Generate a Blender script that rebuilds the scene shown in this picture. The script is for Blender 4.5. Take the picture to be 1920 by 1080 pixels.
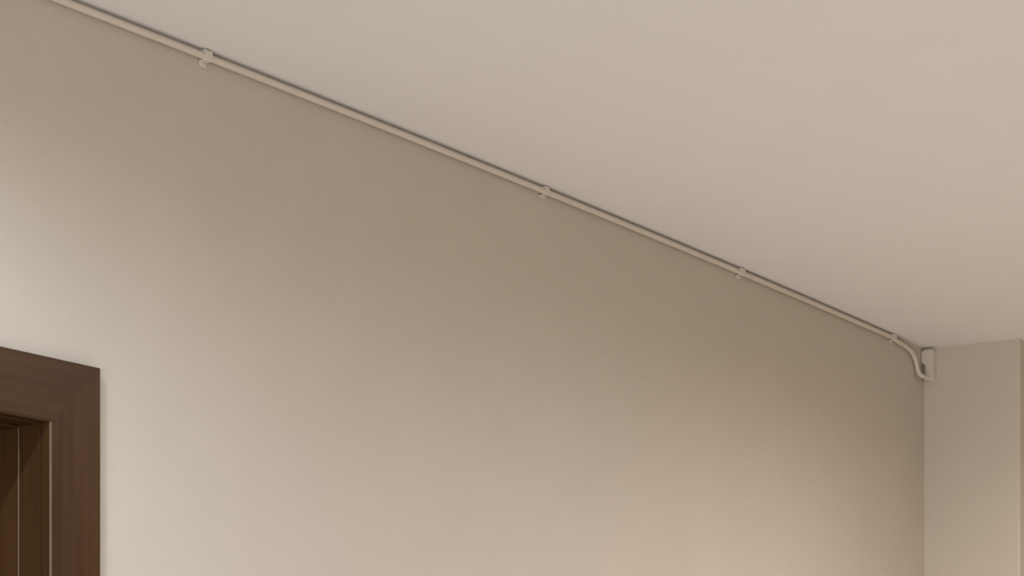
import bpy, bmesh, math, random
from mathutils import Vector, Matrix

# ------------------------------------------------------------------ clear
for o in list(bpy.data.objects):
    bpy.data.objects.remove(o, do_unlink=True)
scene = bpy.context.scene
COL = scene.collection

# ------------------------------------------------------------------ camera
# level camera with a raised lens (vertical lines stay vertical)
FPX = 4485.0                       # focal length in pixels of the 1920 frame
HORIZON = 1495.0                   # eye level, below the frame
EYE = 1.45
TH = math.atan((3834.0 - 960.0) / FPX)
CAMX = 2.5211                      # distance of the camera from the left wall
L = 5.9762                         # distance to the far corner along the wall
cam_d = bpy.data.cameras.new('camera')
cam_d.sensor_width = 36.0
cam_d.lens = FPX / 1920.0 * 36.0
cam_d.shift_y = (HORIZON - 540.0) / 1920.0
cam = bpy.data.objects.new('camera', cam_d)
cam.location = (CAMX, 0.0, EYE)
cam.rotation_euler = (math.radians(90), 0, TH)
COL.objects.link(cam)
scene.camera = cam

# ------------------------------------------------------------------ world, window daylight, exposure
W = 4.6                            # room width
YB = -2.4                          # back wall
YF = L + 1.3                       # end wall of the recess behind the wall nib
world = bpy.data.worlds.new('world')
scene.world = world
world.use_nodes = True
bg = world.node_tree.nodes['Background']
bg.inputs['Color'].default_value = (0.75, 0.85, 1.0, 1)
bg.inputs['Strength'].default_value = 1.0

WIN = (1.6, 4.0, 0.5, 2.2)         # x0, x1, z0, z1 of the window in the wall behind the camera
al = bpy.data.lights.new('window_daylight', 'AREA')
al.shape = 'RECTANGLE'
al.size = WIN[1] - WIN[0] - 0.1
al.size_y = WIN[3] - WIN[2] - 0.1
al.energy = 146.0
al.color = (0.99, 1.0, 0.98)
alo = bpy.data.objects.new('window_daylight', al)
alo.location = ((WIN[0] + WIN[1]) / 2, YB + 0.01, (WIN[2] + WIN[3]) / 2)
alo.rotation_euler = (math.radians(90), 0, 0)   # shines into the room
COL.objects.link(alo)

vs = scene.view_settings
vs.view_transform = 'Standard'
vs.look = 'None'
vs.gamma = 1.0
vs.exposure = 0.0
vs.use_curve_mapping = False

# (x, y, watts, cone, colour, where): ceiling lamps of the room
LAMPS = [
    (0.50, 1.80, 98.0, 165, (0.74, 0.83, 1.0), 'over the brown door'),
    (1.00, 2.60, 62.0, 170, (0.76, 0.84, 1.0), 'just past the brown door'),
    (1.30, 4.00, 84.0, 170, (0.83, 0.88, 1.0), 'halfway along the conduit wall'),
    (1.20, 5.10, 115.0, 170, (1.0, 0.87, 0.79), 'nearest the junction box'),
    (2.70, 4.80, 270.0, 150, (1.0, 0.84, 0.63), 'farthest from the conduit wall'),
]

def ceil_z(y):
    """Height of the slightly crowned ceiling at y."""
    u = max(-3.3, min(0.0, y - L))
    return EYE + 1.19800 - 0.0180743 * u - 0.0043671 * u * u

# ------------------------------------------------------------------ helpers
def lin(r, g, b):
    def c(v):
        v /= 255.0
        return v / 12.92 if v <= 0.04045 else ((v + 0.055) / 1.055) ** 2.4
    return (c(r), c(g), c(b), 1.0)

def new_mat(name):
    m = bpy.data.materials.new(name)
    m.use_nodes = True
    nt = m.node_tree
    return m, nt, nt.nodes['Principled BSDF']

def link(nt, a, b):
    nt.links.new(a, b)

def obj(name, bm, mat, parent=None, smooth=False):
    bmesh.ops.recalc_face_normals(bm, faces=bm.faces)
    me = bpy.data.meshes.new(name)
    bm.to_mesh(me)
    bm.free()
    if smooth:
        for p in me.polygons:
            p.use_smooth = True
    me.materials.append(mat)
    o = bpy.data.objects.new(name, me)
    COL.objects.link(o)
    if parent:
        o.parent = parent
    return o

def tag(o, label=None, cat=None, group=None, kind=None):
    for k, v in (('label', label), ('category', cat), ('group', group), ('kind', kind)):
        if v:
            o[k] = v
    return o

def empty(name, loc):
    o = bpy.data.objects.new(name, None)
    o.location = loc
    o.empty_display_size = 0.05
    COL.objects.link(o)
    return o

def box(bm, x0, x1, y0, y1, z0, z1, bev=0.0, seg=2):
    r = bmesh.ops.create_cube(bm, size=1.0)
    vs_ = r['verts']
    for v in vs_:
        v.co = Vector((x0 + (v.co.x + .5) * (x1 - x0), y0 + (v.co.y + .5) * (y1 - y0), z0 + (v.co.z + .5) * (z1 - z0)))
    if bev > 0:
        es = list({e for v in vs_ for e in v.link_edges})
        bmesh.ops.bevel(bm, geom=es, offset=bev, segments=seg, affect='EDGES', profile=0.5)

def prism_y(bm, prof, y0, y1):
    """Closed (x, z) outline extruded from y0 to y1."""
    a = [bm.verts.new((x, y0, z)) for x, z in prof]
    b = [bm.verts.new((x, y1, z)) for x, z in prof]
    n = len(prof)
    for i in range(n):
        j = (i + 1) % n
        bm.faces.new((a[i], a[j], b[j], b[i]))
    bm.faces.new(a[::-1])
    bm.faces.new(b)

def tube(bm, pts, r, seg=20):
    pts = [Vector(p) for p in pts]
    n = len(pts)
    tans = []
    for i in range(n):
        t = pts[min(i + 1, n - 1)] - pts[max(i - 1, 0)]
        tans.append(t.normalized())
    up = Vector((1, 0, 0))
    rings = []
    for i in range(n):
        t = tans[i]
        up = (up - t * up.dot(t)).normalized()
        s = t.cross(up)
        rings.append([bm.verts.new(pts[i] + r * (math.cos(a) * up + math.sin(a) * s))
                      for a in (2 * math.pi * k / seg for k in range(seg))])
    for i in range(n - 1):
        for k in range(seg):
            q = (k + 1) % seg
            bm.faces.new((rings[i][k], rings[i][q], rings[i + 1][q], rings[i + 1][k]))
    bm.faces.new(rings[0][::-1])
    bm.faces.new(rings[-1])

def lathe(bm, prof, seg=32, cap=False):
    """(radius, z) profile spun about z."""
    rings = []
    for r, z in prof:
        if r < 1e-6:
            rings.append([bm.verts.new((0, 0, z))])
        else:
            rings.append([bm.verts.new((r * math.cos(2 * math.pi * k / seg), r * math.sin(2 * math.pi * k / seg), z)) for k in range(seg)])
    for a, b in zip(rings, rings[1:]):
        for k in range(seg):
            q = (k + 1) % seg
            if len(a) == 1 and len(b) == 1:
                continue
            if len(a) == 1:
                bm.faces.new((a[0], b[k], b[q]))
            elif len(b) == 1:
                bm.faces.new((a[k], a[q], b[0]))
            else:
                bm.faces.new((a[k], a[q], b[q], b[k]))

def crspline(P, per=8):
    P = [Vector(p) for p in P]
    out = []
    for i in range(len(P) - 1):
        p0, p1, p2, p3 = P[max(i - 1, 0)], P[i], P[i + 1], P[min(i + 2, len(P) - 1)]
        for k in range(per):
            t = k / per
            out.append(0.5 * ((2 * p1) + (p2 - p0) * t + (2 * p0 - 5 * p1 + 4 * p2 - p3) * t * t + (3 * p1 - p0 - 3 * p2 + p3) * t ** 3))
    out.append(P[-1])
    return out

# ------------------------------------------------------------------ materials
def plaster(name, col, var, weave=0.0, rough=0.85):
    """Painted wall: faint cloudy tone, optional fine woven wallcovering relief."""
    m, nt, p = new_mat(name)
    N = nt.nodes
    tc = N.new('ShaderNodeTexCoord')
    n1 = N.new('ShaderNodeTexNoise')
    n1.inputs['Scale'].default_value = 6.0
    n1.inputs['Detail'].default_value = 5.0
    n1.inputs['Roughness'].default_value = 0.55
    link(nt, tc.outputs['Object'], n1.inputs['Vector'])
    mix = N.new('ShaderNodeMix')
    mix.data_type = 'RGBA'
    a = [max(0, c * (1 - var)) for c in col[:3]] + [1]
    b = [min(1, c * (1 + var)) for c in col[:3]] + [1]
    mix.inputs['A'].default_value = a
    mix.inputs['B'].default_value = b
    link(nt, n1.outputs['Fac'], mix.inputs['Factor'])
    out = mix.outputs['Result']
    bump = N.new('ShaderNodeBump')
    bump.inputs['Distance'].default_value = 0.0006
    if weave > 0:
        mp1 = N.new('ShaderNodeMapping')
        mp1.inputs['Scale'].default_value = (260, 260, 14)     # upright threads
        mp2 = N.new('ShaderNodeMapping')
        mp2.inputs['Scale'].default_value = (12, 12, 260)      # level threads
        f = []
        for mp in (mp1, mp2):
            link(nt, tc.outputs['Object'], mp.inputs['Vector'])
            nn = N.new('ShaderNodeTexNoise')
            nn.inputs['Scale'].default_value = 1.0
            nn.inputs['Detail'].default_value = 2.0
            link(nt, mp.outputs['Vector'], nn.inputs['Vector'])
            f.append(nn)
        add = N.new('ShaderNodeMath')
        add.operation = 'ADD'
        link(nt, f[0].outputs['Fac'], add.inputs[0])
        link(nt, f[1].outputs['Fac'], add.inputs[1])
        link(nt, add.outputs[0], bump.inputs['Height'])
        bump.inputs['Strength'].default_value = 0.25
        mr = N.new('ShaderNodeMapRange')
        mr.inputs['From Min'].default_value = 0.6
        mr.inputs['From Max'].default_value = 1.4
        mr.inputs['To Min'].default_value = 1.0 - weave
        mr.inputs['To Max'].default_value = 1.0 + weave
        link(nt, add.outputs[0], mr.inputs['Value'])
        sc = N.new('ShaderNodeVectorMath')
        sc.operation = 'SCALE'
        link(nt, out, sc.inputs[0])
        link(nt, mr.outputs['Result'], sc.inputs['Scale'])
        out = sc.outputs['Vector']
    else:
        n2 = N.new('ShaderNodeTexNoise')
        n2.inputs['Scale'].default_value = 60.0
        n2.inputs['Detail'].default_value = 3.0
        link(nt, tc.outputs['Object'], n2.inputs['Vector'])
        link(nt, n2.outputs['Fac'], bump.inputs['Height'])
        bump.inputs['Strength'].default_value = 0.12
    link(nt, out, p.inputs['Base Color'])
    link(nt, bump.outputs['Normal'], p.inputs['Normal'])
    p.inputs['Roughness'].default_value = rough
    p.inputs['Specular IOR Level'].default_value = 0.25
    return m

def wood(name, axis, dark, light, rough=0.34):
    m, nt, p = new_mat(name)
    N = nt.nodes
    tc = N.new('ShaderNodeTexCoord')
    mp = N.new('ShaderNodeMapping')
    s = [90.0, 90.0, 90.0]
    s[axis] = 2.2
    mp.inputs['Scale'].default_value = s
    link(nt, tc.outputs['Object'], mp.inputs['Vector'])
    n1 = N.new('ShaderNodeTexNoise')
    n1.inputs['Scale'].default_value = 1.0
    n1.inputs['Detail'].default_value = 5.0
    n1.inputs['Roughness'].default_value = 0.6
    n1.inputs['Distortion'].default_value = 0.35
    link(nt, mp.outputs['Vector'], n1.inputs['Vector'])
    mp2 = N.new('ShaderNodeMapping')
    s2 = [14.0, 14.0, 14.0]
    s2[axis] = 1.2
    mp2.inputs['Scale'].default_value = s2
    link(nt, tc.outputs['Object'], mp2.inputs['Vector'])
    n2 = N.new('ShaderNodeTexNoise')
    n2.inputs['Scale'].default_value = 1.0
    n2.inputs['Detail'].default_value = 2.0
    link(nt, mp2.outputs['Vector'], n2.inputs['Vector'])
    mx = N.new('ShaderNodeMix')
    mx.inputs['Factor'].default_value = 0.45
    link(nt, n1.outputs['Fac'], mx.inputs['A'])
    link(nt, n2.outputs['Fac'], mx.inputs['B'])
    cr = N.new('ShaderNodeValToRGB')
    cr.color_ramp.elements[0].position = 0.30
    cr.color_ramp.elements[0].color = dark
    cr.color_ramp.elements[1].position = 0.70
    cr.color_ramp.elements[1].color = light
    link(nt, mx.outputs['Result'], cr.inputs['Fac'])
    link(nt, cr.outputs['Color'], p.inputs['Base Color'])
    bump = N.new('ShaderNodeBump')
    bump.inputs['Strength'].default_value = 0.15
    bump.inputs['Distance'].default_value = 0.0004
    link(nt, n1.outputs['Fac'], bump.inputs['Height'])
    link(nt, bump.outputs['Normal'], p.inputs['Normal'])
    p.inputs['Roughness'].default_value = rough
    p.inputs['Specular IOR Level'].default_value = 0.16
    return m

def plastic(name, col, rough=0.5, var=0.04):
    m, nt, p = new_mat(name)
    N = nt.nodes
    tc = N.new('ShaderNodeTexCoord')
    n = N.new('ShaderNodeTexNoise')
    n.inputs['Scale'].default_value = 25.0
    n.inputs['Detail'].default_value = 3.0
    link(nt, tc.outputs['Object'], n.inputs['Vector'])
    mix = N.new('ShaderNodeMix')
    mix.data_type = 'RGBA'
    mix.inputs['A'].default_value = [c * (1 - var) for c in col[:3]] + [1]
    mix.inputs['B'].default_value = [min(1, c * (1 + var)) for c in col[:3]] + [1]
    link(nt, n.outputs['Fac'], mix.inputs['Factor'])
    link(nt, mix.outputs['Result'], p.inputs['Base Color'])
    p.inputs['Roughness'].default_value = rough
    p.inputs['Specular IOR Level'].default_value = 0.35
    return m

def glow(name, col, strength):
    m, nt, p = new_mat(name)
    p.inputs['Base Color'].default_value = (0.9, 0.9, 0.9, 1)
    p.inputs['Emission Color'].default_value = col
    p.inputs['Emission Strength'].default_value = strength
    return m

M_WALL = plaster('wall_covering', (0.490, 0.438, 0.368, 1), 0.045, weave=0.018)
M_NIB = plaster('wall_nib_paint', (0.520, 0.466, 0.394, 1), 0.035, weave=0.012)
M_CEIL = plaster('ceiling_paint', (0.745, 0.722, 0.720, 1), 0.025)
M_WOODZ = wood('door_wood_upright', 2, (0.0340, 0.0152, 0.0057, 1), (0.0700, 0.0330, 0.0122, 1))
M_WOODY = wood('door_wood_level', 1, (0.0340, 0.0152, 0.0057, 1), (0.0700, 0.0330, 0.0122, 1))
M_EDGE = wood('wood_edge_highlight', 2, (0.095, 0.066, 0.045, 1), (0.15, 0.108, 0.074, 1))  # paler wood tone with the edge highlight put into its colour
M_PIPE = plastic('conduit_paint', (0.555, 0.495, 0.425, 1), 0.55)
M_CLIP = plastic('clip_plastic', (0.58, 0.52, 0.45, 1), 0.5)
M_SCREW = plastic('screw_paint', (0.52, 0.46, 0.39, 1), 0.4)
M_TRIM = plastic('lamp_trim', (0.8, 0.8, 0.78, 1), 0.4)
M_FLOOR = wood('floor_wood', 1, (0.57, 0.535, 0.49, 1), (0.65, 0.615, 0.57, 1), 0.5)

# ------------------------------------------------------------------ room shell
WT = 0.14                         # wall thickness
ZT = 2.80                         # top of the wall shells, hidden above the ceiling
# door opening in the left wall (structural hole)
DO_Y0, DO_Y1, DO_Z = 1.70, 2.650, EYE + 0.575

bm = bmesh.new()
box(bm, -WT, W + WT, YB - WT, YF + WT, -0.10, 0.0)
tag(obj('floor', bm, M_FLOOR), kind='structure')

bm = bmesh.new()                  # ceiling: a slab whose underside follows the slight crown
ny = 90
ys = [YB - 0.05 + (YF + 0.10 - YB) * i / ny for i in range(ny + 1)]
lo = [[bm.verts.new((x, y, ceil_z(y))) for x in (-0.03, W + 0.03)] for y in ys]
hi = [[bm.verts.new((x, y, ZT + 0.02)) for x in (-0.03, W + 0.03)] for y in ys]
for i in range(ny):
    bm.faces.new((lo[i][0], lo[i][1], lo[i + 1][1], lo[i + 1][0]))
    bm.faces.new((hi[i][0], hi[i + 1][0], hi[i + 1][1], hi[i][1]))
    bm.faces.new((lo[i][0], lo[i + 1][0], hi[i + 1][0], hi[i][0]))
    bm.faces.new((lo[i][1], hi[i][1], hi[i + 1][1], lo[i + 1][1]))
bm.faces.new((lo[0][0], hi[0][0], hi[0][1], lo[0][1]))
bm.faces.new((lo[-1][0], lo[-1][1], hi[-1][1], hi[-1][0]))
tag(obj('ceiling', bm, M_CEIL), kind='structure')

bm = bmesh.new()
box(bm, -WT, 0, YB - WT, DO_Y0, 0, ZT)
box(bm, -WT, 0, DO_Y1, L + 0.1, 0, ZT)
box(bm, -WT, 0, DO_Y0, DO_Y1, DO_Z, ZT)
tag(obj('wall_left', bm, M_WALL), kind='structure')

NIB = 0.2667
bm = bmesh.new()                  # short wall nib beside the recess, with a rounded corner bead
prof = [(-WT, L), (NIB - 0.004, L), (NIB - 0.0012, L + 0.0012), (NIB, L + 0.004), (NIB, YF), (-WT, YF)]
a = [bm.verts.new((x, y, 0)) for x, y in prof]
b = [bm.verts.new((x, y, ZT)) for x, y in prof]
for i in range(len(prof)):
    j = (i + 1) % len(prof)
    bm.faces.new((a[i], a[j], b[j], b[i]))
bm.faces.new(a[::-1])
bm.faces.new(b)
tag(obj('wall_far', bm, M_NIB), kind='structure')
bm = bmesh.new()
box(bm, NIB, W + WT, YF, YF + WT, 0, ZT)
tag(obj('wall_recess', bm, M_NIB), kind='structure')
bm = bmesh.new()
box(bm, W, W + WT, YB - WT, YF, 0, ZT)
tag(obj('wall_right', bm, M_NIB), kind='structure')
bm = bmesh.new()
box(bm, -WT, WIN[0], YB - WT, YB, 0, ZT)
box(bm, WIN[1], W, YB - WT, YB, 0, ZT)
box(bm, WIN[0], WIN[1], YB - WT, YB, 0, WIN[2])
box(bm, WIN[0], WIN[1], YB - WT, YB, WIN[3], ZT)
tag(obj('wall_back', bm, M_NIB), kind='structure')

# window behind the camera
wr = empty('window_1', ((WIN[0] + WIN[1]) / 2, YB - 0.07, WIN[2]))
tag(wr, kind='structure', label='two-pane window in the wall behind the camera')
hw = (WIN[1] - WIN[0]) / 2
hh = WIN[3] - WIN[2]
bm = bmesh.new()
box(bm, -hw, -hw + .06, -.03, .03, 0, hh, .004)
box(bm, hw - .06, hw, -.03, .03, 0, hh, .004)
box(bm, -.03, .03, -.03, .03, 0, hh, .004)
box(bm, -hw, hw, -.03, .03, 0, .06, .004)
box(bm, -hw, hw, -.03, .03, hh - .06, hh, .004)
obj('window_frame', bm, M_TRIM, wr)
m, nt, p = new_mat('window_glass')
p.inputs['Transmission Weight'].default_value = 1.0
p.inputs['Roughness'].default_value = 0.0
p.inputs['IOR'].default_value = 1.45
for s in (-1, 1):
    bm = bmesh.new()
    x0, x1 = (-hw + .05, -.02) if s < 0 else (.02, hw - .05)
    box(bm, x0, x1, -.003, .003, .05, hh - .05)
    obj('pane', bm, m, wr)

# ------------------------------------------------------------------ door
CT = 0.018                         # casing stands proud of the wall
CY0 = 2.6314                       # inner edge of the right casing leg
CY1 = 2.7420                       # outer edge
CZ0 = EYE + 0.5594                 # underside of the head casing
CZ1 = EYE + 0.6568                 # top of the head casing
LY0 = DO_Y0 + (DO_Y1 - CY0)        # inner edge of the left casing leg
door = empty('door_1', (0, (LY0 + CY0) / 2, 0))
tag(door, kind='structure', label='dark brown wooden door deep in its wide flat casing')
BX, BY = 0.0, door.location.y

def dobj(name, bm, mat):
    for v in bm.verts:
        v.co.y -= BY
    return obj(name, bm, mat, door)

def highlight_arris(o):
    """Painted highlight: lighter wood on the upright edge that faces into the opening."""
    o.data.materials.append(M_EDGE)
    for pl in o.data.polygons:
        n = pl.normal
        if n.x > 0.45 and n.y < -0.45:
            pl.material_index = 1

def casing(outline, mat, name):
    """Flat board from a (y, z) outline, proud of the wall, edges eased."""
    bm = bmesh.new()
    a = [bm.verts.new((0.0, y, z)) for y, z in outline]
    b = [bm.verts.new((CT, y, z)) for y, z in outline]
    n = len(outline)
    for i in range(n):
        j = (i + 1) % n
        bm.faces.new((a[i], a[j], b[j], b[i]))
    bm.faces.new(a[::-1])
    f = bm.faces.new(b)
    bmesh.ops.bevel(bm, geom=[e for e in f.edges if name_edge(e)], offset=0.0042, segments=5, affect='EDGES', profile=0.5)
    return dobj(name, bm, mat)

def name_edge(e):
    d = (e.verts[0].co - e.verts[1].co)
    return abs(d.y) < 1e-5 or abs(d.z) < 1e-5      # not along the mitre

wl = CY1 - CY0
highlight_arris(casing([(CY0, 0.0), (CY1, 0.0), (CY1, CZ1), (CY0, CZ0)], M_WOODZ, 'casing_leg'))
casing([(LY0 - wl, 0.0), (LY0, 0.0), (LY0, CZ0), (LY0 - wl, CZ1)], M_WOODZ, 'casing_leg')
casing([(LY0, CZ0), (CY0, CZ0), (CY1, CZ1), (LY0 - wl, CZ1)], M_WOODY, 'casing_head')

# jamb lining inside the opening with its raised door stop
JY = CY0 - 0.0015
JL = LY0 + 0.0015
JH = CZ0 - 0.0015
JX = -0.0020
SX = -0.0420                       # front of the stop
SP = 0.0040                        # stop stands proud of the jamb
bm = bmesh.new()
box(bm, -WT, JX, JY, DO_Y1, 0, DO_Z, 0.0008, 2)
dobj('jamb', bm, M_WOODZ)
bm = bmesh.new()
box(bm, -WT, JX, DO_Y0, JL, 0, DO_Z, 0.0008, 2)
dobj('jamb', bm, M_WOODZ)
bm = bmesh.new()
box(bm, -WT, JX, JL, JY, JH, DO_Z, 0.0008, 2)
dobj('head_jamb', bm, M_WOODY)
bm = bmesh.new()
box(bm, SX - 0.05, SX, JY - SP, JY + 0.002, 0, JH, 0.0020, 4)
highlight_arris(dobj('door_stop', bm, M_WOODZ))
bm = bmesh.new()
box(bm, SX - 0.05, SX, JL - 0.002, JL + SP, 0, JH, 0.0030, 4)
dobj('door_stop', bm, M_WOODZ)
bm = bmesh.new()
box(bm, SX - 0.05, SX, JL + SP, JY - SP, JH - SP, JH + 0.002, 0.0030, 4)
dobj('door_stop', bm, M_WOODY)

# door leaf: stiles, rails and recessed panels set deep in the frame
LX = SX - 0.051
leaf = empty('leaf', (0, 0, 0))
leaf.parent = door
y0, y1, z0, z1 = JL + 0.003, JY - 0.003, 0.006, JH - 0.003

def lobj(name, bm, mat):
    for v in bm.verts:
        v.co.y -= BY
    return obj(name, bm, mat, leaf)

SW = 0.11
for a_, b_ in ((y0, y0 + SW), (y1 - SW, y1)):
    bm = bmesh.new()
    box(bm, LX - 0.04, LX, a_, b_, z0, z1, 0.003, 3)
    lobj('stile', bm, M_WOODZ)
for a_, b_ in ((z0, 0.2), (0.9, 1.05), (z1 - SW, z1)):
    bm = bmesh.new()
    box(bm, LX - 0.04, LX, y0 + SW, y1 - SW, a_, b_, 0.002, 2)
    lobj('rail', bm, M_WOODY)
for a_, b_ in ((0.2, 0.9), (1.05, z1 - SW)):
    bm = bmesh.new()
    box(bm, LX - 0.030, LX - 0.012, y0 + SW, y1 - SW, a_, b_, 0.002, 2)
    lobj('panel', bm, M_WOODZ)

# ------------------------------------------------------------------ conduit
PR = 0.0060                       # radius
PX = 0.0085                       # centre line off the wall
GAP = 0.0052                      # clear gap to the ceiling

def pipe_z(y):
    return ceil_z(y) - GAP - PR

pts = []
y = 1.95
YB0 = L - 0.205                   # where the swan neck starts
while y < YB0 - 0.02:
    pts.append((PX, y, pipe_z(y)))
    y += 0.06
bend = [(PX, YB0 - 0.03, pipe_z(YB0 - 0.03)), (PX, YB0, EYE + 1.1862),
        (PX, L - 0.1615, EYE + 1.1830), (PX, L - 0.1210, EYE + 1.1772),
        (PX, L - 0.0936, EYE + 1.1665), (PX, L - 0.0773, EYE + 1.1523),
        (PX + .001, L - 0.0690, EYE + 1.1345), (PX + .003, L - 0.0655, EYE + 1.1245),
        (PX + .006, L - 0.0550, EYE + 1.1178), (PX + .010, L - 0.0400, EYE + 1.1158), (PX + .014, L - 0.0160, EYE + 1.1155)]
pts += [tuple(v) for v in crspline(bend, 7)]
bm = bmesh.new()
tube(bm, pts, PR, 24)
pipe = obj('conduit', bm, M_PIPE, smooth=True)
tag(pipe, 'long thin beige conduit pipe running under the ceiling and hooking down at the corner', 'pipe')

# ------------------------------------------------------------------ saddle clips
def clip(y, label, w, th, tab, tw=None):
    """Saddle hugging the pipe, with a fixing tab on the wall below it."""
    zc = pipe_z(y)
    c = empty('saddle_clip', (0, y, zc))
    xo = PX + PR + th             # outer front of the saddle
    zt = PR + min(GAP - 0.0008, 0.0035)
    zb = -PR - th
    def rnd(cx_, cz_, r, a0, a1, n=5):
        return [(cx_ + r * math.cos(math.radians(a0 + (a1 - a0) * k / n)),
                 cz_ + r * math.sin(math.radians(a0 + (a1 - a0) * k / n))) for k in range(n + 1)]
    R = 0.0030
    outer = [(0.0, zt)] + rnd(xo - R, zt - R, R, 90, 0) + rnd(xo - R, zb + R, R, 0, -90) + [(0.0, zb)]
    inner = [(0.0, -PR)] + rnd(PX, 0.0, PR, -90, 90, 12) + [(0.0, PR)]
    bm = bmesh.new()
    prism_y(bm, outer + inner, -w / 2, w / 2)
    obj('strap', bm, M_CLIP, c)
    bm = bmesh.new()
    tw = tw or w + 0.0016
    box(bm, 0.0, 0.0045, -tw / 2, tw / 2, zb - tab, zb + 0.0006, 0.0011, 2)
    tb = obj('fixing_tab', bm, M_CLIP, c)
    bm = bmesh.new()
    sr = min(0.0030, tab * 0.36)
    lathe(bm, [(sr, 0.0), (sr, 0.0008), (sr * .75, 0.0016), (0.0, 0.0018)], 14)
    bmesh.ops.rotate(bm, verts=bm.verts, cent=(0, 0, 0), matrix=Matrix.Rotation(math.radians(90), 3, 'Y'))
    for v in bm.verts:
        v.co += Vector((0.0044, 0.0, zb - tab * 0.5))
    obj('screw', bm, M_SCREW, tb)
    tag(c, label, 'clip', 'clips holding the conduit')
    return c

clip(3.0000, 'largest beige saddle clip on the conduit, nearest above the brown door casing', 0.0150, 0.0026, 0.0075)
clip(4.0430, 'beige saddle clip near the middle of the conduit, second from the door', 0.0110, 0.0015, 0.0050, 0.0175)
clip(4.8910, 'beige saddle clip on the conduit, third from the door', 0.0165, 0.0020, 0.0060)
clip(5.7510, 'small beige saddle clip just before the conduit hooks down at the corner', 0.0140, 0.0016, 0.0045)

# ------------------------------------------------------------------ junction box in the corner
jb = empty('junction_box', (0, L, 0))
tag(jb, 'small upright rounded beige junction box high in the room corner by the conduit end', 'junction box')
def arc(cx_, cz_, r, a0, a1, n=6):
    return [(cx_ + r * math.cos(math.radians(a0 + (a1 - a0) * k / n)),
             cz_ + r * math.sin(math.radians(a0 + (a1 - a0) * k / n))) for k in range(n + 1)]

BX0, BX1, BXN = 0.0020, 0.0362, 0.0150       # left, right, and the side of the entry notch
BZ0, BZ1 = 1.1092, 1.1898
front = (arc(BX1 - .006, BZ1 - .006, .006, 0, 90) + arc(BX0 + .006, BZ1 - .006, .006, 90, 180)
         + [(BX0, 1.160)] + arc(BX0 + .003, 1.158, .003, 180, 230, 3)
         + arc(BXN - .008, 1.146, .008, 40, 0, 4) + [(BXN, 1.128)]
         + arc(BXN - .004, 1.126, .004, 0, -70, 4) + [(BX0 + .006, 1.1212), (BX0 + .006, BZ0 + .002), (BX0 + .008, BZ0)]
         + arc(BX1 - .006, BZ0 + .006, .006, -90, 0))

def slab(outline, y0, y1, bev):
    bm = bmesh.new()
    a = [bm.verts.new((x, y0, EYE + z)) for x, z in outline]
    b = [bm.verts.new((x, y1, EYE + z)) for x, z in outline]
    n = len(outline)
    for i in range(n):
        j = (i + 1) % n
        bm.faces.new((a[i], a[j], b[j], b[i]))
    f = bm.faces.new(a[::-1])
    bm.faces.new(b)
    if bev:
        bmesh.ops.bevel(bm, geom=list(f.edges), offset=bev, segments=3, affect='EDGES', profile=0.5)
    return bm

obj('body', slab([(BX0 + .018 + (x - BX0 - .018) * .97, 1.1495 + (z - 1.1495) * .985) for x, z in front], -0.015, 0.0, 0), M_CLIP, jb)
obj('cover', slab(front, -0.023, -0.0145, 0.0016), M_CLIP, jb)

# ------------------------------------------------------------------ ceiling lamps (above and beside the camera)
for x, y, watts, cone, colr, where in LAMPS:
    t = empty('downlight', (x, y, ceil_z(y)))
    bm = bmesh.new()
    lathe(bm, [(0.048, 0.002), (0.062, 0.002), (0.062, -0.003), (0.058, -0.007), (0.048, -0.007), (0.044, -0.003), (0.044, 0.001), (0.048, 0.002)], 40)
    obj('trim_ring', bm, M_TRIM, t, smooth=True)
    bm = bmesh.new()
    lathe(bm, [(0.0, -0.002), (0.0435, -0.002), (0.0435, 0.001), (0.0, 0.001)], 40)
    obj('diffuser', bm, glow('lamp_glow', colr + (1,), 6.0), t)
    ld = bpy.data.lights.new('lamp', 'SPOT')
    ld.energy = watts
    ld.color = colr
    ld.spot_size = math.radians(cone)
    ld.spot_blend = 1.0
    ld.shadow_soft_size = 0.03
    lo_ = bpy.data.objects.new('lamp_light', ld)
    lo_.location = (0, 0, -0.012)
    lo_.parent = t
    COL.objects.link(lo_)
    tag(t, 'round white recessed downlight ' + where, 'ceiling light', 'downlights in the ceiling')
